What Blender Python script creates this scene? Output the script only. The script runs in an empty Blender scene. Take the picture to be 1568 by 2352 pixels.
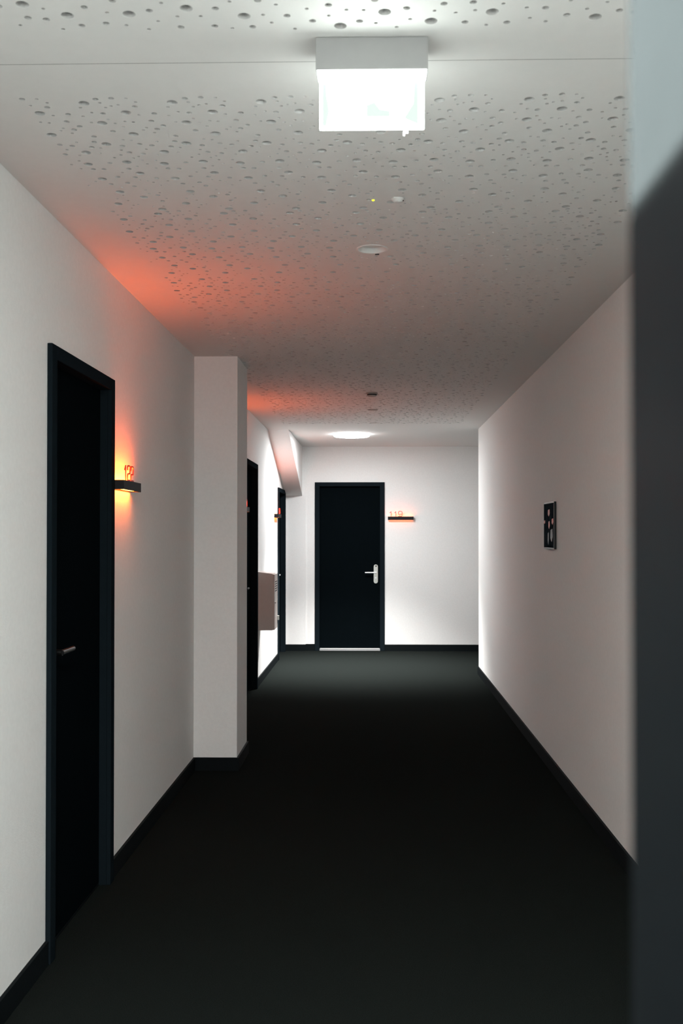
import bpy, bmesh, math, random, time
from mathutils import Vector, Matrix
from mathutils.geometry import delaunay_2d_cdt

C = bpy.context.scene.collection
PI = math.pi

# ------------------------------------------------------------------ camera
F = 2350.0                                    # focal length in pixels of the 1568x2352 frame
yaw, pitch = 50 / F, 30 / F
cam_d = bpy.data.cameras.new('camera')
cam = bpy.data.objects.new('camera', cam_d); C.objects.link(cam)
cam.location = (0, 0, 1.449)
cam.rotation_euler = (PI / 2 + pitch, 0, yaw)
cam_d.sensor_fit = 'VERTICAL'; cam_d.sensor_height = 36.0; cam_d.sensor_width = 24.0
cam_d.lens = F / 2352 * 36.0
cam_d.shift_x = -23 / 2352; cam_d.shift_y = 22 / 2352
cam_d.clip_start = 0.02
cam_d.dof.use_dof = True; cam_d.dof.focus_distance = 6.0; cam_d.dof.aperture_fstop = 8.0
bpy.context.scene.camera = cam

# ------------------------------------------------------------------ world, view, lamp strengths
world = bpy.data.worlds.new('world'); bpy.context.scene.world = world
world.use_nodes = True
world.node_tree.nodes['Background'].inputs[0].default_value = (0.6, 0.7, 0.8, 1)
world.node_tree.nodes['Background'].inputs[1].default_value = 0.0
vs = bpy.context.scene.view_settings
vs.view_transform = 'Standard'; vs.look = 'None'; vs.gamma = 1.0; vs.use_curve_mapping = False
vs.exposure = 0.0
LAMP_FAR, RIM_FAR = 152.0, 18.0                 # round ceiling lamp at the far end (face, rim)
BEAM_FAR = 1250.0                              # downward beam of the far lamp
LAMP_NEAR, RIM_NEAR = 385.0, 3.0               # round ceiling lamp above the viewer
EXIT_GLOW = 12.5
FILL_GLOW = 9.0  # glow of the fill panel added behind the viewer
SIGN_UP, SIGN_DOWN = 195.0, 55.0              # orange strips inside the number lamps

# ------------------------------------------------------------------ materials
def mat(name, color=(.8, .8, .8), rough=.6, metal=0, spec=.5, emit=None, strength=0, noise=0, nscale=40,
        bump=0, bscale=200, sheen=0, sheen_rough=.5, coat=0):
    m = bpy.data.materials.new(name); m.use_nodes = True
    nt = m.node_tree; b = nt.nodes['Principled BSDF']
    b.inputs['Base Color'].default_value = (*color, 1)
    b.inputs['Roughness'].default_value = rough
    b.inputs['Metallic'].default_value = metal
    b.inputs['Specular IOR Level'].default_value = spec
    b.inputs['Coat Weight'].default_value = coat
    if sheen:
        b.inputs['Sheen Weight'].default_value = sheen
        b.inputs['Sheen Roughness'].default_value = sheen_rough
    if emit:
        b.inputs['Emission Color'].default_value = (*emit, 1)
        b.inputs['Emission Strength'].default_value = strength
    tc = None
    if noise or bump:
        tc = nt.nodes.new('ShaderNodeTexCoord')
    if noise:
        n = nt.nodes.new('ShaderNodeTexNoise'); n.inputs['Scale'].default_value = nscale
        n.inputs['Detail'].default_value = 4
        nt.links.new(tc.outputs['Object'], n.inputs['Vector'])
        r = nt.nodes.new('ShaderNodeMapRange')
        r.inputs['From Min'].default_value = .3; r.inputs['From Max'].default_value = .7
        r.inputs['To Min'].default_value = 1 - noise; r.inputs['To Max'].default_value = 1 + noise
        nt.links.new(n.outputs['Fac'], r.inputs['Value'])
        mx = nt.nodes.new('ShaderNodeVectorMath'); mx.operation = 'SCALE'
        mx.inputs[0].default_value = color
        nt.links.new(r.outputs['Result'], mx.inputs['Scale'])
        nt.links.new(mx.outputs['Vector'], b.inputs['Base Color'])
    if bump:
        n2 = nt.nodes.new('ShaderNodeTexNoise'); n2.inputs['Scale'].default_value = bscale
        n2.inputs['Detail'].default_value = 3
        nt.links.new(tc.outputs['Object'], n2.inputs['Vector'])
        bp = nt.nodes.new('ShaderNodeBump'); bp.inputs['Strength'].default_value = bump
        bp.inputs['Distance'].default_value = .002
        nt.links.new(n2.outputs['Fac'], bp.inputs['Height'])
        nt.links.new(bp.outputs['Normal'], b.inputs['Normal'])
    return m

M = {}
M['wall'] = mat('white_plaster', (.83, .825, .81), .85, noise=.02, nscale=60, bump=.35, bscale=160)
M['ceiling'] = mat('white_gypsum', (.755, .755, .735), .9, noise=.01, nscale=30)
M['hole'] = mat('hole_edge', (.58, .575, .56), .9, noise=.02)
M['fleece'] = mat('dark_acoustic_fleece', (.025, .028, .028), 1, noise=.1)
M['carpet'] = mat('anthracite_carpet', (.0100, .0120, .0112), 1.0, spec=.0, noise=.45, nscale=320, bump=.8, bscale=500)
M['skirting'] = mat('anthracite_skirting', (.005, .007, .008), .6, spec=.05, noise=.05)
M['door'] = mat('anthracite_door_laminate', (.0024, .0040, .0050), .6, spec=.0, noise=.08, nscale=30)
M['frame'] = mat('anthracite_steel_frame', (.008, .012, .015), .6, spec=.0, noise=.04)
M['gloss_door'] = mat('satin_dark_lacquer', (.0014, .0024, .0032), .45, spec=.03, noise=.05, nscale=12)
M['painted_reflection'] = mat('painted_reflection_grey', (.072, .082, .085), .6, spec=.03, noise=.03)  # bright reflection on the near leaf, put into the colour
M['white_plastic'] = mat('white_plastic', (.74, .74, .72), .45, noise=.01)
M['steel'] = mat('brushed_steel', (.62, .62, .58), .35, metal=.85, noise=.04, nscale=80)
M['steel_shaded'] = mat('shaded_steel', (.02, .02, .02), .35, metal=.8, noise=.04, nscale=80)  # handle steel with the shadow put into its colour
M['steel_bright'] = mat('bright_steel', (.85, .85, .85), .3, metal=.6, noise=.02, nscale=80)
M['dark_hole'] = mat('black_keyhole', (.004, .004, .004), .6, noise=.02)
M['housing'] = mat('dark_grey_lamp_housing', (.016, .016, .018), .6, spec=.1, noise=.05)
M['numeral'] = mat('red_orange_numeral', (.42, .035, .018), .5, noise=.03)
M['lamp_far'] = mat('opal_glass_lit', (.9, .9, .9), .4, emit=(.96, .98, 1), strength=LAMP_FAR)
M['rim_far'] = mat('opal_rim_lit', (.9, .9, .9), .4, emit=(1, .97, .98), strength=RIM_FAR)
M['lamp_near'] = mat('opal_glass_lit_overhead', (.9, .9, .9), .4, emit=(.94, 1, .98), strength=LAMP_NEAR)
M['rim_near'] = mat('opal_rim_lit_overhead', (.9, .9, .9), .4, emit=(.95, 1, .97), strength=RIM_NEAR)
M['grey_plastic'] = mat('grey_plastic', (.40, .37, .34), .5, noise=.02)
M['cabinet'] = mat('pale_lacquered_steel', (.62, .56, .53), .4, noise=.02)
M['black_slot'] = mat('black_vent', (.01, .01, .01), .7, noise=.02)
M['led'] = mat('yellow_led', (.8, .8, .1), .4, emit=(.85, .95, .02), strength=1.3)
M['plaque_body'] = mat('black_acrylic_edge', (.006, .008, .009), .3, spec=.4, noise=.02)

def plaque_mat():
    m = mat('dark_glossy_print', (.03, .035, .04), .03, spec=.5)
    nt = m.node_tree; b = nt.nodes['Principled BSDF']
    tc = nt.nodes.new('ShaderNodeTexCoord'); mp = nt.nodes.new('ShaderNodeMapping')
    mp.inputs['Scale'].default_value = (26, 1, 5)
    nt.links.new(tc.outputs['Object'], mp.inputs['Vector'])
    n = nt.nodes.new('ShaderNodeTexNoise'); n.inputs['Scale'].default_value = 1.6
    nt.links.new(mp.outputs['Vector'], n.inputs['Vector'])
    r = nt.nodes.new('ShaderNodeValToRGB')
    r.color_ramp.elements[0].position = .38; r.color_ramp.elements[0].color = (.008, .011, .016, 1)
    r.color_ramp.elements[1].position = .68; r.color_ramp.elements[1].color = (.045, .055, .062, 1)
    nt.links.new(n.outputs['Fac'], r.inputs['Fac'])
    nt.links.new(r.outputs['Color'], b.inputs['Base Color'])
    return m
M['plaque'] = plaque_mat()
M['exit_white'] = mat('backlit_white_acrylic', (.9, .9, .9), .4, emit=(.92, 1, .96), strength=EXIT_GLOW)
M['exit_green'] = mat('backlit_green_acrylic', (.04, .10, .05), .4, emit=(.74, 1, .79), strength=1.0)
M['exit_tube'] = mat('fluorescent_slot', (.9, .9, .9), .4, emit=(.95, 1, .97), strength=EXIT_GLOW * .9)
M['sign_housing'] = mat('light_grey_lamp_housing', (.29, .29, .285), .5, noise=.015)

# ------------------------------------------------------------------ mesh helpers
def add_box(bm, x0, x1, y0, y1, z0, z1, bevel=0, mi=0):
    ret = bmesh.ops.create_cube(bm, size=1)
    vs_ = ret['verts']
    for v in vs_:
        v.co = Vector((x0 + (v.co.x + .5) * (x1 - x0), y0 + (v.co.y + .5) * (y1 - y0), z0 + (v.co.z + .5) * (z1 - z0)))
    faces = set(f for v in vs_ for f in v.link_faces)
    for f in faces: f.material_index = mi
    if bevel:
        edges = list(set(e for v in vs_ for e in v.link_edges))
        bmesh.ops.bevel(bm, geom=edges, offset=bevel, segments=2, profile=.6, affect='EDGES')

def add_cyl(bm, p0, p1, r0, r1=None, seg=24, caps=True):
    p0, p1 = Vector(p0), Vector(p1); d = p1 - p0
    r1 = r0 if r1 is None else r1
    rot = d.to_track_quat('Z', 'Y').to_matrix().to_4x4()
    bmesh.ops.create_cone(bm, cap_ends=caps, segments=seg, radius1=r0, radius2=r1, depth=d.length,
                          matrix=Matrix.Translation((p0 + p1) / 2) @ rot)

def add_lathe(bm, prof, seg=48, centre=(0, 0, 0)):
    """revolve a list of (radius, z) about the vertical axis"""
    cx, cy, cz = centre; rings = []
    for r, z in prof:
        if r < 1e-6: rings.append([bm.verts.new((cx, cy, cz + z))])
        else: rings.append([bm.verts.new((cx + r * math.cos(2 * PI * i / seg), cy + r * math.sin(2 * PI * i / seg), cz + z)) for i in range(seg)])
    for a, b in zip(rings, rings[1:]):
        for i in range(seg):
            j = (i + 1) % seg
            if len(a) == 1 and len(b) == 1: continue
            if len(a) == 1: bm.faces.new((a[0], b[j], b[i]))
            elif len(b) == 1: bm.faces.new((a[i], a[j], b[0]))
            else: bm.faces.new((a[i], a[j], b[j], b[i]))

def add_prism(bm, pts, y0, y1):
    """extrude an outline (x, z) from y0 to y1"""
    a = [bm.verts.new((x, y0, z)) for x, z in pts]; b = [bm.verts.new((x, y1, z)) for x, z in pts]
    n = len(pts)
    bm.faces.new(a); bm.faces.new(b[::-1])
    for i in range(n):
        j = (i + 1) % n
        bm.faces.new((a[j], a[i], b[i], b[j]))

def obj(name, bm, m, parent=None, smooth=False, loc=None, rotz=0):
    me = bpy.data.meshes.new(name)
    bmesh.ops.recalc_face_normals(bm, faces=bm.faces)
    bm.to_mesh(me); bm.free()
    for mm in (m if isinstance(m, (list, tuple)) else [m]): me.materials.append(mm)
    if smooth:
        for p in me.polygons: p.use_smooth = True
        me.set_sharp_from_angle(angle=math.radians(35))
    o = bpy.data.objects.new(name, me); C.objects.link(o)
    if parent: o.parent = parent
    if loc: o.location = loc
    if rotz: o.rotation_euler = (0, 0, rotz)
    return o

def tag(o, label, cat, group=None, kind=None):
    o['label'] = label; o['category'] = cat
    if group: o['group'] = group
    if kind: o['kind'] = kind
    return o

def thing(name, label, cat, loc=(0, 0, 0), rotz=0, group=None, kind=None):
    o = bpy.data.objects.new(name, None); C.objects.link(o)
    o.empty_display_size = .1
    o.location = loc; o.rotation_euler = (0, 0, rotz)
    return tag(o, label, cat, group, kind)

def structure(name, boxes, m, label, cat):
    bm = bmesh.new()
    for b in boxes: add_box(bm, *b)
    return tag(obj(name, bm, m), label, cat, kind='structure')

# ------------------------------------------------------------------ room shell
XL, XR, YE, H = -1.105, 1.095, 12.78, 2.55
YC = 10.68                                    # where the right wall ends at the side corridor
YB = -3.2                                     # back of the lobby behind the viewer
XS = 3.6                                      # end of the side corridor
T = .15

structure('floor', [(XL - T, XS + T, YB - T, YE + T, -.1, 0)], M['carpet'], 'anthracite carpet running the whole length of the corridor', 'floor')

D1 = (3.440, 4.285, 2.10)                     # doors in the left wall: near edge, far edge, frame height
D2 = (8.780, 9.645, 2.11)
D3 = (11.79, 12.70, 1.995)
LAP = .03                                     # frame laps this far over the wall
segs, y = [], YB
for a, b, h in (D1, D2, D3):
    segs.append((XL - T, XL, y, a + LAP, 0, H))
    segs.append((XL - T, XL, a + LAP, b - LAP, h - LAP, H))
    y = b - LAP
segs.append((XL - T, XL, y, YE, 0, H))
structure('wall_left', segs, M['wall'], 'white plastered wall along the left side with three dark doors', 'wall')
structure('wall_right', [(XR, XR + T, -.6, YC, 0, H), (XR + T, XS + T, YC - T, YC, 0, H)], M['wall'],
          'plain white wall along the right side up to the side corridor', 'wall')
ED = (-.73, .141, 2.103)                      # door in the end wall
structure('wall_end', [(XL - T, ED[0] + LAP, YE, YE + T, 0, H), (ED[1] - LAP, XS + T, YE, YE + T, 0, H),
                       (ED[0] + LAP, ED[1] - LAP, YE, YE + T, ED[2] - LAP, H),
                       (XL, -.843, YE - .012, YE, .0, H)], M['wall'],
          'white wall closing the far end of the corridor', 'wall')
structure('wall_side', [(XS, XS + T, YC, YE, 0, H)], M['wall'], 'white wall at the end of the side corridor', 'wall')
structure('wall_back', [(XL - T, XR + T + .4, YB - T, YB, 0, H), (XR + .4, XR + T + .4, YB, -.6, 0, H)], M['wall'],
          'white wall behind the viewer', 'wall')
structure('wall_partition', [(.12, XR + T + .4, -.75, -.6, 0, H), (XL, -.98, -.75, -.6, 0, H),
                             (-.98, .12, -.75, -.6, 2.13, H)], M['wall'],
          'white cross wall behind the viewer that carries the open door', 'wall')
structure('wall_pillar', [(XL, -.838, 6.288, 6.775, 0, H)], M['wall'],
          'square white pillar standing out from the left wall', 'pillar')
# sloping underside of a stair in the far left corner
bm = bmesh.new()
prof = [(10.68, H), (YE, H), (YE, 1.932)]
a = [bm.verts.new((XL, y_, z_)) for y_, z_ in prof]; b = [bm.verts.new((-.888, y_, z_)) for y_, z_ in prof]
bm.faces.new(a); bm.faces.new(b[::-1])
for i in range(3): bm.faces.new((a[i - 1], a[i], b[i], b[i - 1]))
tag(obj('ceiling_slope', bm, M['wall']), 'sloping white boxed-in beam descending in the far left corner', 'beam', kind='structure')

BH, BT = .08, .012
def skirting(name, boxes, label): structure(name, boxes, M['skirting'], label, 'baseboard')
skirting('baseboard_left', [(XL, XL + BT, YB, D1[0], 0, BH), (XL, XL + BT, D1[1], 6.288, 0, BH),
                            (XL, XL + BT, 6.775, D2[0], 0, BH), (XL, XL + BT, D2[1], D3[0], 0, BH),
                            (XL + BT, -.838, 6.288 - BT, 6.288, 0, BH), (-.838, -.838 + BT, 6.288 - BT, 6.775 + BT, 0, BH)],
         'dark skirting strip along the foot of the left wall and pillar')
skirting('baseboard_right', [(XR - BT, XR, -.6, YC, 0, BH), (XR - BT, XS, YC, YC + BT, 0, BH)],
         'dark skirting strip along the foot of the right wall')
skirting('baseboard_end', [(XL + BT, -.843, YE - .012 - BT, YE - .012, 0, BH), (-.843, ED[0], YE - BT, YE, 0, BH + .004),
                           (ED[1], XS, YE - BT, YE, 0, BH)], 'dark skirting strip along the foot of the end wall')

# unseen glowing panel added on the lobby's back wall as fill light
t = thing('fill_panel_1', 'unseen glowing fill panel added on the back wall behind the viewer', 'fill light', (-.40, YB, 1.5), 0, kind='structure')
bm = bmesh.new(); add_box(bm, -.50, .50, .001, .01, -.70, .70)
obj('fill_pane', bm, mat('added_fill_glow', (.8, .8, .8), .4, emit=(.92, 1, 1.04), strength=FILL_GLOW), t)
bm = bmesh.new(); add_box(bm, -.56, -.50, .001, .05, -.76, .76); add_box(bm, .50, .56, .001, .05, -.76, .76)
add_box(bm, -.50, .50, .001, .05, -.76, -.70); add_box(bm, -.50, .50, .001, .05, .70, .76)
obj('fill_frame', bm, M['white_plastic'], t)

# ------------------------------------------------------------------ perforated ceiling
rng = random.Random(4)
X0, X1 = -.905, .885
ZONES = [(1.30, 2.222), (2.535, 10.15)]
PX, PY = .2265, .90
BIG = [(-.738, 2.583), (-.871, 2.643), (-.725, 2.71), (-.885, 2.786), (-.752, 2.856), (-.827, 2.918), (-.847, 3.011),
       (-.728, 2.996), (-.71, 3.091), (-.838, 3.137), (-.813, 3.257), (-.747, 3.308), (-.848, 3.375), (-.713, 3.434)]
MED = [(-.702, 2.56), (-.661, 2.555), (-.613, 2.606), (-.817, 2.698), (-.71, 2.765), (-.772, 2.801), (-.658, 2.858),
       (-.71, 2.87), (-.702, 2.921), (-.78, 3.002), (-.811, 3.053), (-.735, 3.051), (-.786, 3.12), (-.754, 3.204), (-.823, 3.184)]
SML = [(-.624, 2.556), (-.689, 2.61), (-.653, 2.594), (-.734, 2.641), (-.763, 2.664), (-.825, 2.776),
       (-.697, 2.825), (-.721, 2.902), (-.788, 2.924), (-.755, 2.96), (-.674, 2.735), (-.701, 2.964), (-.679, 2.982)]
RB, RM, RS = .0138, .0078, .0045
def wrap(d, p): d = abs(d) % p; return min(d, p - d)
cell = []
DOWN = (-.003, 3.932, .054)
def try_add(p, r, gap):
    for q, s in cell:
        if math.hypot(wrap(p[0] - q[0], PX), wrap(p[1] - q[1], PY)) < r + s + gap: return False
    cell.append((p, r)); return True
for p in BIG: try_add(p, RB, .003)
for p in MED: try_add(p, RM, .004)
for p in SML: try_add(p, RS, .004)
n = 0; k = 0
while n < 14 and k < 4000:
    k += 1; n += try_add((rng.uniform(0, PX), rng.uniform(2.57, 2.57 + PY)), RM, .012)
n = 0; k = 0
while n < 42 and k < 6000:
    k += 1; n += try_add((rng.uniform(0, PX), rng.uniform(2.57, 2.57 + PY)), RS, .009)
holes = []
for (px, py), r in cell:
    for i in range(-12, 13):
        for j in range(-1, 12):
            x, y = px + i * PX, py + j * PY
            if X0 + r + .002 < x < X1 - r - .002 and ZONES[1][0] + r + .002 < y < ZONES[1][1] - r \
                    and math.hypot(x - DOWN[0], y - DOWN[1]) > .070 + r: holes.append((x, y, r))
holes.append(DOWN)
FB = [(-.648, 2.143), (-.516, 2.14), (-.391, 2.119), (-.274, 2.154), (-.071, 2.2), (.024, 2.143), (.124, 2.183), (.251, 2.147), (.472, 2.173)]
FM = [(-.698, 2.159), (-.603, 2.11), (-.63, 2.187), (-.575, 2.179), (-.538, 2.087), (-.47, 2.127), (-.417, 2.198), (-.33, 2.121),
      (-.343, 2.195), (-.261, 2.2), (-.183, 2.154), (-.13, 2.177), (-.093, 2.112), (-.238, 2.091), (.07, 2.128), (-.029, 2.18),
      (.147, 2.112), (.197, 2.189), (.287, 2.192), (.36, 2.133), (.41, 2.163), (.517, 2.147), (.207, 2.107), (.003, 2.094)]
FS = [(-.69, 2.114), (-.675, 2.201), (-.561, 2.133), (-.533, 2.187), (-.488, 2.206), (-.461, 2.171), (-.439, 2.096), (-.416, 2.152),
      (-.366, 2.152), (-.306, 2.205), (-.297, 2.094), (-.233, 2.149), (-.218, 2.183), (-.202, 2.108), (-.17, 2.21), (-.139, 2.126),
      (-.094, 2.155), (-.056, 2.132), (-.02, 2.134), (.006, 2.189), (.079, 2.174), (.051, 2.207), (.129, 2.14), (.174, 2.149),
      (.214, 2.139), (.244, 2.202), (.27, 2.114), (.321, 2.131), (.334, 2.174), (.37, 2.189), (.448, 2.139), (.484, 2.112), (.407, 2.104)]
front = [(x, y, RB) for x, y in FB] + [(x, y, RM) for x, y in FM] + [(x, y, RS) for x, y in FS]
for (px, py), r in cell:                      # the same pattern carries on above and behind the viewer
    for i in range(-12, 13):
        for j in range(-3, 1):
            x, y = px + i * PX, py + j * PY
            if not (X0 + r < x < X1 - r and ZONES[0][0] + r + .002 < y < ZONES[0][1] - r - .002): continue
            if y > 2.07 and -.72 < x < .54: continue
            if all(math.hypot(x - a, y - b) > r + s + .003 for a, b, s in front): front.append((x, y, r))

verts, faces, mats = [], [], []
def quad(p, mi=0):
    k = len(verts); verts.extend(p); faces.append(tuple(range(k, k + len(p)))); mats.append(mi)
def perforated(x0, x1, y0, y1, hs):
    co = [(x0, y0), (x1, y0), (x1, y1), (x0, y1)]; loops = [[0, 1, 2, 3]]
    for x, y, r in hs:
        n = 48 if r > .03 else (20 if r == RB else 12 if r == RM else 8) if y < 6 else (12 if r == RB else 8 if r == RM else 6)
        k = len(co); loops.append(list(range(k, k + n)))
        co += [(x + r * math.cos(2 * PI * i / n), y + r * math.sin(2 * PI * i / n)) for i in range(n)]
    edges = []
    for lp in loops: edges += [(lp[i], lp[(i + 1) % len(lp)]) for i in range(len(lp))]
    v, e, f, ov, oe, of = delaunay_2d_cdt([Vector(c) for c in co], edges, [], 0, 1e-6)
    owner = {}
    for i, src in enumerate(ov):
        for s in src: owner[i] = s
    hid = [0] * len(co)
    for li, lp in enumerate(loops[1:], 1):
        for q in lp: hid[q] = li
    base = len(verts); verts.extend([(c.x, c.y, H) for c in v])
    for tri in f:
        ids = {hid[owner[t]] for t in tri}
        if len(ids) == 1 and 0 not in ids: continue        # a triangle inside one hole
        faces.append(tuple(base + t for t in tri)); mats.append(0)
    for lp in loops[1:]:                                    # the drilled wall of every hole
        k = len(verts); m_ = len(lp)
        verts.extend([(*co[q], H) for q in lp]); verts.extend([(*co[q], H + .0125) for q in lp])
        for i in range(m_):
            j = (i + 1) % m_
            faces.append((k + i, k + j, k + m_ + j, k + m_ + i)); mats.append(1)
t0 = time.time()
(za0, za1), (zb0, zb1) = ZONES
perforated(X0, X1, za0, za1, front)
ys = [zb0, 4.34, 6.2, 8.2, zb1]               # boards; a hole never straddles a joint
for a_, b_ in zip(ys, ys[1:]):
    perforated(X0, X1, a_, b_, [h for h in holes if a_ + h[2] + .001 < h[1] < b_ - h[2] - .001])
print('ceiling', len(holes), 'holes', round(time.time() - t0, 1), 's')
def flat(x0, x1, y0, y1): quad([(x0, y0, H), (x1, y0, H), (x1, y1, H), (x0, y1, H)])
SEAM = 2.3655
flat(XL, X0, YB, SEAM - .0008); flat(X1, XR + .4, YB, SEAM - .0008)
flat(XL, X0, SEAM + .0008, YE); flat(X1, XR, SEAM + .0008, YE)
flat(X0, X1, YB, za0); flat(X0, X1, za1, SEAM - .0008); flat(X0, X1, SEAM + .0008, zb0); flat(X0, X1, zb1, YE)
flat(XR, XS, YC, YE)
quad([(XL, YB, H + .030), (XS, YB, H + .030), (XS, YE, H + .030), (XL, YE, H + .030)], 2)
me = bpy.data.meshes.new('ceiling'); me.from_pydata(verts, [], faces)
for m_ in (M['ceiling'], M['hole'], M['fleece']): me.materials.append(m_)
me.polygons.foreach_set('material_index', mats); me.update()
ceil = bpy.data.objects.new('ceiling', me); C.objects.link(ceil)
tag(ceil, 'white acoustic ceiling drilled with holes of three sizes', 'ceiling', kind='structure')
structure('ceiling_slab', [(XL - T, XS + T, YB - T, YE + T, H + .04, H + .14)], M['fleece'],
          'slab above the acoustic ceiling', 'ceiling')

# ------------------------------------------------------------------ doors
# local axes of anything on a wall: x to the right as one faces the wall, y into the wall, z up
def door_handle(parent, x, z, lever_dir, y, dark=False):
    """long plate with lever, lock cylinder and card reader eye"""
    bm = bmesh.new(); w, h = .026, .118; pts = []
    for i in range(13): pts.append((x + w * math.cos(PI * i / 12), z + h - w + w * math.sin(PI * i / 12)))
    for i in range(13): pts.append((x - w * math.cos(PI * i / 12), z - h + w - w * math.sin(PI * i / 12)))
    add_prism(bm, pts, y - .009, y)
    pl = obj('handle_plate', bm, M['steel_shaded' if dark else 'steel'], parent)
    bm = bmesh.new()
    add_cyl(bm, (x, y - .009, z + .018), (x, y - .052, z + .018), .011)
    add_cyl(bm, (x + .004 * lever_dir * -1, y - .05, z + .018), (x + lever_dir * .135, y - .05, z + .018), .0095, .0085)
    obj('lever', bm, M['steel_shaded' if dark else 'steel_bright'], pl, smooth=True)
    bm = bmesh.new(); add_cyl(bm, (x, y - .009, z - .048), (x, y - .015, z - .048), .010)
    obj('lock_cylinder', bm, M['steel_shaded' if dark else 'steel_bright'], pl, smooth=True)
    bm = bmesh.new(); add_cyl(bm, (x + .003, y - .009, z + .096), (x + .003, y - .0115, z + .096), .008); add_box(bm, x - .003, x + .009, y - .0112, y - .009, z + .096, z + .108)
    obj('card_reader_eye', bm, M['dark_hole'], pl)

def door(name, w, h, label, loc, rotz, handle_side, threshold=False, hz=.957, recess=.045, dark=False):
    t = thing(name, label, 'door', loc, rotz, kind='structure')
    fw, pr = .058, .018                       # face width and stand-off of the steel frame
    bm = bmesh.new()
    # jambs and head: face plate lapping over the wall plus the reveal going into it
    add_box(bm, 0, fw, -pr, 0, 0, h, .003); add_box(bm, w - fw, w, -pr, 0, 0, h, .003)
    add_box(bm, fw, w - fw, -pr, 0, h - fw * .85, h, .003)
    for a_, b_ in ((LAP + .001, fw), (w - fw, w - LAP - .001)): add_box(bm, a_, b_, 0, recess + .045, 0, h - LAP - .001)
    add_box(bm, fw, w - fw, 0, recess + .045, h - fw * .85, h - LAP - .001)
    obj('door_frame', bm, M['frame'], t)
    bm = bmesh.new(); add_box(bm, fw, w - fw, recess, recess + .042, .012 if not threshold else .03, h - fw * .85, 0)
    leaf = obj('door_leaf', bm, M['door'], t)
    x = w - fw - .052 if handle_side > 0 else fw + .052
    door_handle(leaf, x, hz, -handle_side, recess, dark)
    bm = bmesh.new()
    if threshold:
        add_box(bm, fw, w - fw, recess - .022, recess + .042, .0, .020); add_box(bm, fw + .004, w - fw - .004, recess - .026, recess - .004, .014, .030, .003)
        obj('threshold', bm, M['steel_bright'], t)
    else:
        add_box(bm, fw, w - fw, recess, recess + .04, 0, .010)
        obj('threshold', bm, M['skirting'], t)
    return t
door('door_1', D1[1] - D1[0], D1[2], 'black door nearest the viewer in the left wall, beside glowing number 122', (XL, D1[0], 0), PI / 2, -1, hz=1.02, recess=.03, dark=True)
door('door_2', D2[1] - D2[0], D2[2], 'black door in the left wall half hidden behind the white pillar', (XL, D2[0], 0), PI / 2, -1, dark=True)
door('door_3', D3[1] - D3[0], D3[2], 'narrow-looking black door at the far end of the left wall, under the sloping beam', (XL, D3[0], 0), PI / 2, -1)
door('door_4', ED[1] - ED[0], ED[2], 'black door with steel lever handle in the end wall, left of number 119', (ED[0], YE, 0), 0, 1, threshold=True)

# the leaf of an open door right beside the lens, out of focus along the right edge
t = thing('door_5', 'dark satin door leaf standing open, blurred along the right edge', 'door', (.0745, -.6, 0), 0, kind='structure')
bm = bmesh.new(); add_box(bm, 0, .042, 0, .90, .012, 1.542, .002)
obj('door_leaf', bm, M['gloss_door'], t)
bm = bmesh.new(); add_box(bm, 0, .042, 0, .90, 1.542, 2.10, .002)  # top of the leaf painted pale in place of a reflection
obj('reflection_panel', bm, M['painted_reflection'], t)['label'] = 'upper part of the leaf with a bright reflection painted in pale grey'
bm = bmesh.new()
for z_ in (.25, 1.05, 1.85): add_cyl(bm, (.048, .0, z_ - .05), (.048, .0, z_ + .05), .008)
obj('hinge', bm, M['steel'], t, smooth=True)

# ------------------------------------------------------------------ glowing room number lamps
def stroke(bm, pts, w=.0062, y0=-.004, y1=0.0):
    """flat bar lettering along a polyline in the x-z plane"""
    for (xa, za), (xb, zb) in zip(pts, pts[1:]):
        d = math.hypot(xb - xa, zb - za); nx, nz = -(zb - za) / d * w / 2, (xb - xa) / d * w / 2
        add_prism(bm, [(xa + nx, za + nz), (xb + nx, zb + nz), (xb - nx, zb - nz), (xa - nx, za - nz)], y0, y1)
    for x_, z_ in pts:
        add_cyl(bm, (x_, y0, z_), (x_, y1, z_), w / 2, seg=10)
def arc(cx, cz, r, a0, a1, n=6): return [(cx + r * math.cos(math.radians(a0 + (a1 - a0) * i / n)), cz + r * math.sin(math.radians(a0 + (a1 - a0) * i / n))) for i in range(n + 1)]
def digit_path(ch, W=.046, Hh=.064):
    r = .013
    if ch == '1': return [[(.012, Hh - .020), (.028, Hh - .003), (.028, 0)]]
    if ch == '2': return [[(0, Hh * .72)] + arc(r, Hh - r, r, 180, 90) + arc(W - r, Hh - r, r, 90, 0) + arc(W - r, Hh * .5 + r * .6, r * .8, 0, -90)
                          + arc(r, Hh * .5 - r * 1.2, r, 90, 180) + [(0, .002), (W, .002)]]
    if ch == '9': return [[(W, Hh * .42)] + arc(r, Hh * .42 + r * .4, r * .9, 270, 180) + arc(r, Hh - r, r, 180, 90) + arc(W - r, Hh - r, r, 90, 0)
                          + [(W, r)] + arc(W - r, r, r * .9, 0, -90) + [(0, .002)]]
    if ch == '0': return [arc(r, Hh - r, r, 180, 90) + arc(W - r, Hh - r, r, 90, 0) + arc(W - r, r, r, 0, -90) + arc(r, r, r, 270, 180) + [(0, Hh - r)]]
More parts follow.
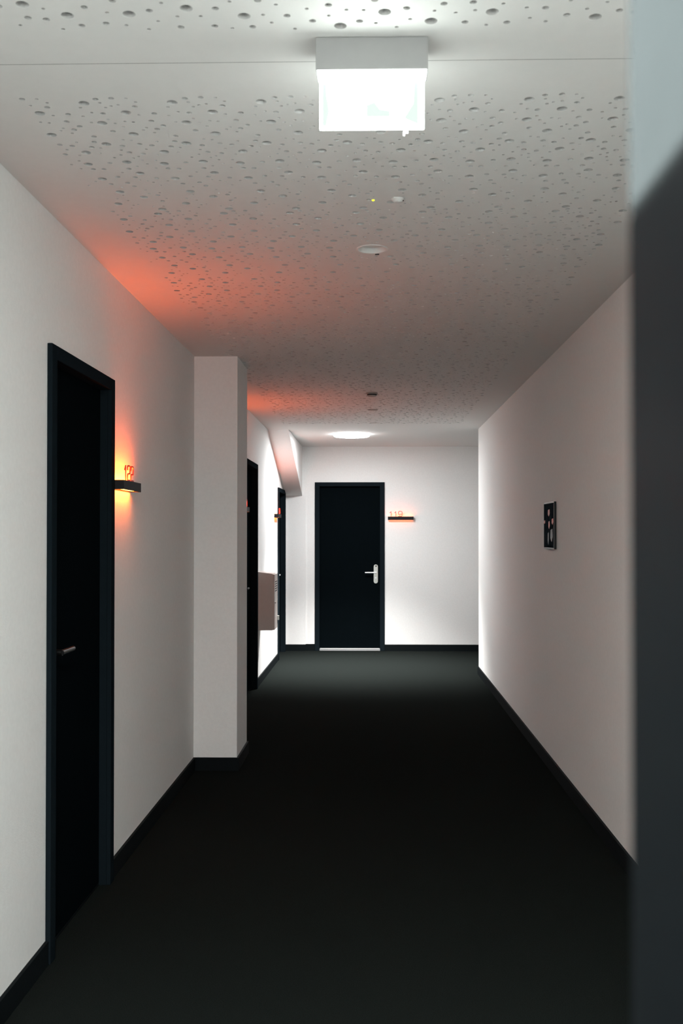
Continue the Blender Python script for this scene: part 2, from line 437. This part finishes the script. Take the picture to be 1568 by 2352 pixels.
def number_lamp(num, loc, rotz, label, power=1.0, L=.318):
    """loc: left end of the bar on the wall at its underside"""
    t = thing('room_number_lamp', label, 'number lamp', loc, rotz, 'glowing room number lamps')
    dp, hh, w = .052, .040, .0035             # depth from wall, height, sheet thickness
    bm = bmesh.new()
    add_box(bm, 0, L, -dp, -dp + w, 0, hh)                              # front
    add_box(bm, 0, w, -dp + w, 0, 0, hh); add_box(bm, L - w, L, -dp + w, 0, 0, hh)   # ends
    add_box(bm, w, L - w, -w, 0, 0, hh)                                 # back plate
    add_box(bm, w, L - w, -dp + w, -w, hh * .35, hh * .65)              # web between both light slots
    obj('lamp_housing', bm, M['housing'], t)
    bm = bmesh.new(); add_box(bm, w + .004, L - w - .004, -dp + .010, -.010, hh * .65, hh * .80)
    obj('upper_diffuser', bm, mat('orange_diffuser_up', (.8, .3, .1), .5, emit=(1, .115, .010), strength=SIGN_UP * power), t)
    bm = bmesh.new(); add_box(bm, w + .004, L - w - .004, -dp + .010, -.010, hh * .12, hh * .35)
    obj('lower_diffuser', bm, mat('orange_diffuser_down', (.8, .3, .1), .5, emit=(1, .17, .02), strength=SIGN_DOWN * power), t)
    x = .010
    for ch in num:
        bm = bmesh.new()
        for p in digit_path(ch): stroke(bm, [(a_ + x, b_ + hh + .0005) for a_, b_ in p], y0=-dp, y1=-dp + .004)
        obj('numeral', bm, M['numeral'], t)
        x += .060
    return t
number_lamp('122', (XL, 4.300, 1.641), PI / 2, 'orange-glowing number 122 lamp bar beside the nearest left door')
number_lamp('121', (XL, 8.372, 1.641), PI / 2, 'orange number lamp bar just peeping out behind the white pillar', .9)
number_lamp('120', (XL, 11.388, 1.641), PI / 2, 'small orange number lamp bar just before the farthest left door', .3)
number_lamp('119', (.182, YE, 1.634), 0, 'orange-glowing number 119 lamp bar on the end wall', .10)

# ------------------------------------------------------------------ exit sign hanging from the ceiling
t = thing('exit_sign', 'brightly lit white exit sign box hanging from the ceiling', 'exit sign', (-.003, 2.247, H), 0)
bm = bmesh.new(); w2 = .124
add_box(bm, -w2, w2, 0, .003, -.073, -.0015, .001); add_box(bm, -w2, w2, .060, .063, -.073, -.0015, .001)
add_box(bm, -w2, -w2 + .003, .003, .060, -.073, -.0015); add_box(bm, w2 - .003, w2, .003, .060, -.073, -.0015)
add_box(bm, -w2 + .003, w2 - .003, .003, .060, -.006, -.0015)
obj('sign_housing', bm, M['sign_housing'], t)
bm = bmesh.new(); add_box(bm, -w2 + .003, w2 - .003, .003, .060, -.0735, -.066)
obj('lamp_cover', bm, M['exit_tube'], t)
bm = bmesh.new(); add_box(bm, -.117, .117, .026, .036, -.195, -.0735, .002)
panel = obj('sign_panel', bm, M['exit_white'], t)
# pictogram printed on the face, almost drowned in the light: doorway, running figure and arrow
def pic(name, polys):
    bm = bmesh.new()
    for pts in polys: add_prism(bm, pts, .0252, .0258)
    obj(name, bm, M['exit_green'], panel)
pic('pictogram_doorway', [[(-.110, -.188), (-.102, -.188), (-.095, -.155), (-.101, -.120), (-.102, -.095), (-.110, -.095)]])
pic('pictogram_figure', [[(-.012, -.142), (.006, -.136), (.018, -.152), (.040, -.155), (.040, -.168), (-.012, -.168)]])
pic('pictogram_arrow', [[(.095, -.086), (.103, -.086), (.103, -.186), (.072, -.172), (.092, -.140)]])
bm = bmesh.new(); add_box(bm, .071, .081, .028, .034, -.203, -.195); add_box(bm, .070, .0735, .029, .033, -.209, -.201)
obj('locking_tab', bm, M['exit_white'], t)

# ------------------------------------------------------------------ round ceiling lamps
def disc_lamp(loc, mf, mr, label, beam=0):
    t = thing('ceiling_lamp', label, 'ceiling lamp', loc, 0, 'round ceiling lamps')
    bm = bmesh.new(); add_lathe(bm, [(0, -.001), (.185, -.001), (.185, -.006), (0, -.006)])
    obj('lamp_base', bm, M['white_plastic'], t)
    bm = bmesh.new(); add_lathe(bm, [(.196, -.006), (.197, -.010), (.197, -.018), (.193, -.024)])
    obj('lamp_rim', bm, mr, t)
    bm = bmesh.new(); add_lathe(bm, [(.193, -.024), (.186, -.027), (.12, -.030), (0, -.031)])
    obj('diffuser', bm, mf, t, smooth=True)
    if beam:
        ld = bpy.data.lights.new('lamp_beam', 'SPOT'); ld.energy = beam; ld.shadow_soft_size = .12
        ld.spot_size = math.radians(94); ld.spot_blend = 1.0; ld.color = (1, .99, .97)
        lo = bpy.data.objects.new('lamp_beam', ld); C.objects.link(lo); lo.parent = t; lo.location = (0, 0, -.16)
disc_lamp((-.238, 11.19, H), M['lamp_far'], M['rim_far'], 'round white glowing ceiling lamp near the end wall', BEAM_FAR)
disc_lamp((-.15, .35, H), M['lamp_near'], M['rim_near'], 'round white ceiling lamp above and behind the viewer')

# switched-off recessed downlight
t = thing('downlight', 'unlit round recessed downlight in the middle of the perforated ceiling', 'downlight', (-.003, 3.932, H))
bm = bmesh.new(); add_lathe(bm, [(.0535, .010), (.0530, -.001), (.058, -.003), (.062, -.001), (.062, .0)], 56)
obj('trim_ring', bm, M['white_plastic'], t, smooth=True)
bm = bmesh.new(); add_lathe(bm, [(.0528, .0), (.047, .016), (.020, .019), (0, .019)], 56)
obj('reflector', bm, M['white_plastic'], t, smooth=True)
bm = bmesh.new(); add_box(bm, .010, .026, .058, .066, -.0052, -.002)
obj('spring_clip', bm, M['black_slot'], t)

t = thing('motion_sensor', 'small white domed sensor on the ceiling, right of a yellow indicator', 'sensor', (.080, 3.345, H))
bm = bmesh.new(); add_lathe(bm, [(.021, 0), (.021, -.003), (.017, -.006), (.012, -.010), (0, -.011)], 32)
obj('sensor_dome', bm, M['white_plastic'], t, smooth=True)
bm = bmesh.new(); add_box(bm, .015, .020, -.003, .003, -.0065, -.004)
obj('sensor_eye', bm, M['black_slot'], t)
bm = bmesh.new(); add_lathe(bm, [(.0045, 0), (.0045, -.002), (.003, -.004), (0, -.0045)], 16)
o = obj('indicator_light', bm, M['led'], smooth=True, loc=(0, 3.352, H)); tag(o, 'tiny yellow indicator light in the ceiling, left of the small sensor', 'indicator light')

t = thing('smoke_detector', 'small smoke detector with dark vents on the ceiling, before the glowing round lamp', 'smoke detector', (-.010, 7.925, H))
bm = bmesh.new(); add_lathe(bm, [(.042, 0), (.045, -.004), (.042, -.012)], 32)
obj('detector_base', bm, M['grey_plastic'], t, smooth=True)
bm = bmesh.new(); add_lathe(bm, [(.038, -.012), (.036, -.022)], 32)
obj('vent_ring', bm, M['black_slot'], t)
bm = bmesh.new(); add_lathe(bm, [(.036, -.022), (.032, -.029), (.010, -.033), (0, -.033)], 32)
obj('detector_cap', bm, M['grey_plastic'], t, smooth=True)
for k, (y_, lab) in enumerate(((9.004, 'flat round grey ceiling cover behind the smoke detector'), (10.10, 'flat round pale ceiling cover nearest the glowing round lamp'))):
    bm = bmesh.new(); add_lathe(bm, [(.044, 0), (.044, -.004), (.038, -.007), (0, -.007)], 32)
    o = obj('ceiling_cover', bm, M['grey_plastic'] if k == 0 else M['white_plastic'], smooth=True, loc=(-.004 + k * .01, y_, H))
    tag(o, lab, 'ceiling cover', 'flat ceiling covers')

# ------------------------------------------------------------------ wall cabinet on the left wall (faces the corridor)
t = thing('wall_cabinet', 'pale box-shaped wall cabinet between the two far left doors', 'cabinet', (XL, 9.725, .538), PI / 2)
bm = bmesh.new(); dp = .148
pts = [(0, 0), (-dp, 0), (-dp, .538), (0, .556)]           # slightly sloping top
a = [bm.verts.new((0, y_, z_)) for y_, z_ in pts]; b = [bm.verts.new((.300, y_, z_)) for y_, z_ in pts]
bm.faces.new(a); bm.faces.new(b[::-1])
for i in range(4): bm.faces.new((a[i - 1], a[i], b[i], b[i - 1]))
obj('cabinet_body', bm, M['cabinet'], t)
bm = bmesh.new(); add_box(bm, .004, .296, -dp - .018, -dp, .004, .532, .002)
dr = obj('cabinet_door', bm, M['cabinet'], t)
bm = bmesh.new()
for i in range(5): add_box(bm, .05, .25, -dp - .0195, -dp - .017, .455 - i * .022, .464 - i * .022)
obj('vent_slots', bm, M['black_slot'], dr)
bm = bmesh.new(); add_cyl(bm, (.035, -dp - .018, .265), (.035, -dp - .030, .265), .011)
obj('latch', bm, M['steel_bright'], dr, smooth=True)
for z_ in (.098,):
    bm = bmesh.new(); add_box(bm, .270, .302, -dp - .036, -dp - .016, z_ - .022, z_ + .022, .003)
    obj('hinge', bm, M['steel'], dr)

# ------------------------------------------------------------------ dark plaque on the right wall
t = thing('wall_plaque', 'dark glossy framed plaque on the right wall with orange glints painted on', 'plaque', (XR, 6.320, 1.505), -PI / 2)
bm = bmesh.new(); add_box(bm, -.178, .178, -.016, -.001, -.143, .143, .0015)
obj('plaque_board', bm, M['plaque_body'], t)
bm = bmesh.new(); add_box(bm, -.170, .170, -.0175, -.0155, -.135, .135)
obj('plaque_face', bm, M['plaque'], t)

mo = mat('painted_orange_glint', (.55, .06, .01), .35, noise=.1)  # orange lamp reflections painted onto the plaque face
mg = mat('plaque_grey', (.07, .08, .085), .2, noise=.1)
def mark(name, x0, x1, z0, z1, m):
    bm = bmesh.new(); w = (x1 - x0) / 2; c = (x0 + x1) / 2
    add_prism(bm, [(x0, z0 + (z1 - z0) * .3), (c, z0), (x1, z0 + (z1 - z0) * .4), (x1 - w * .3, z1), (x0 + w * .2, z1 - (z1 - z0) * .1)], -.0178, -.0176)
    obj(name, bm, m, t)
mark('orange_glint', -.025, .045, .055, .100, mo); mark('orange_glint', .110, .168, .004, .042, mo)
mark('orange_glint', -.168, -.120, .012, .034, mo); mark('orange_glint', -.005, .045, -.022, .028, mo)
mark('grey_mark', -.030, .010, -.120, -.040, mg); mark('grey_mark', .060, .150, -.100, -.020, mg)
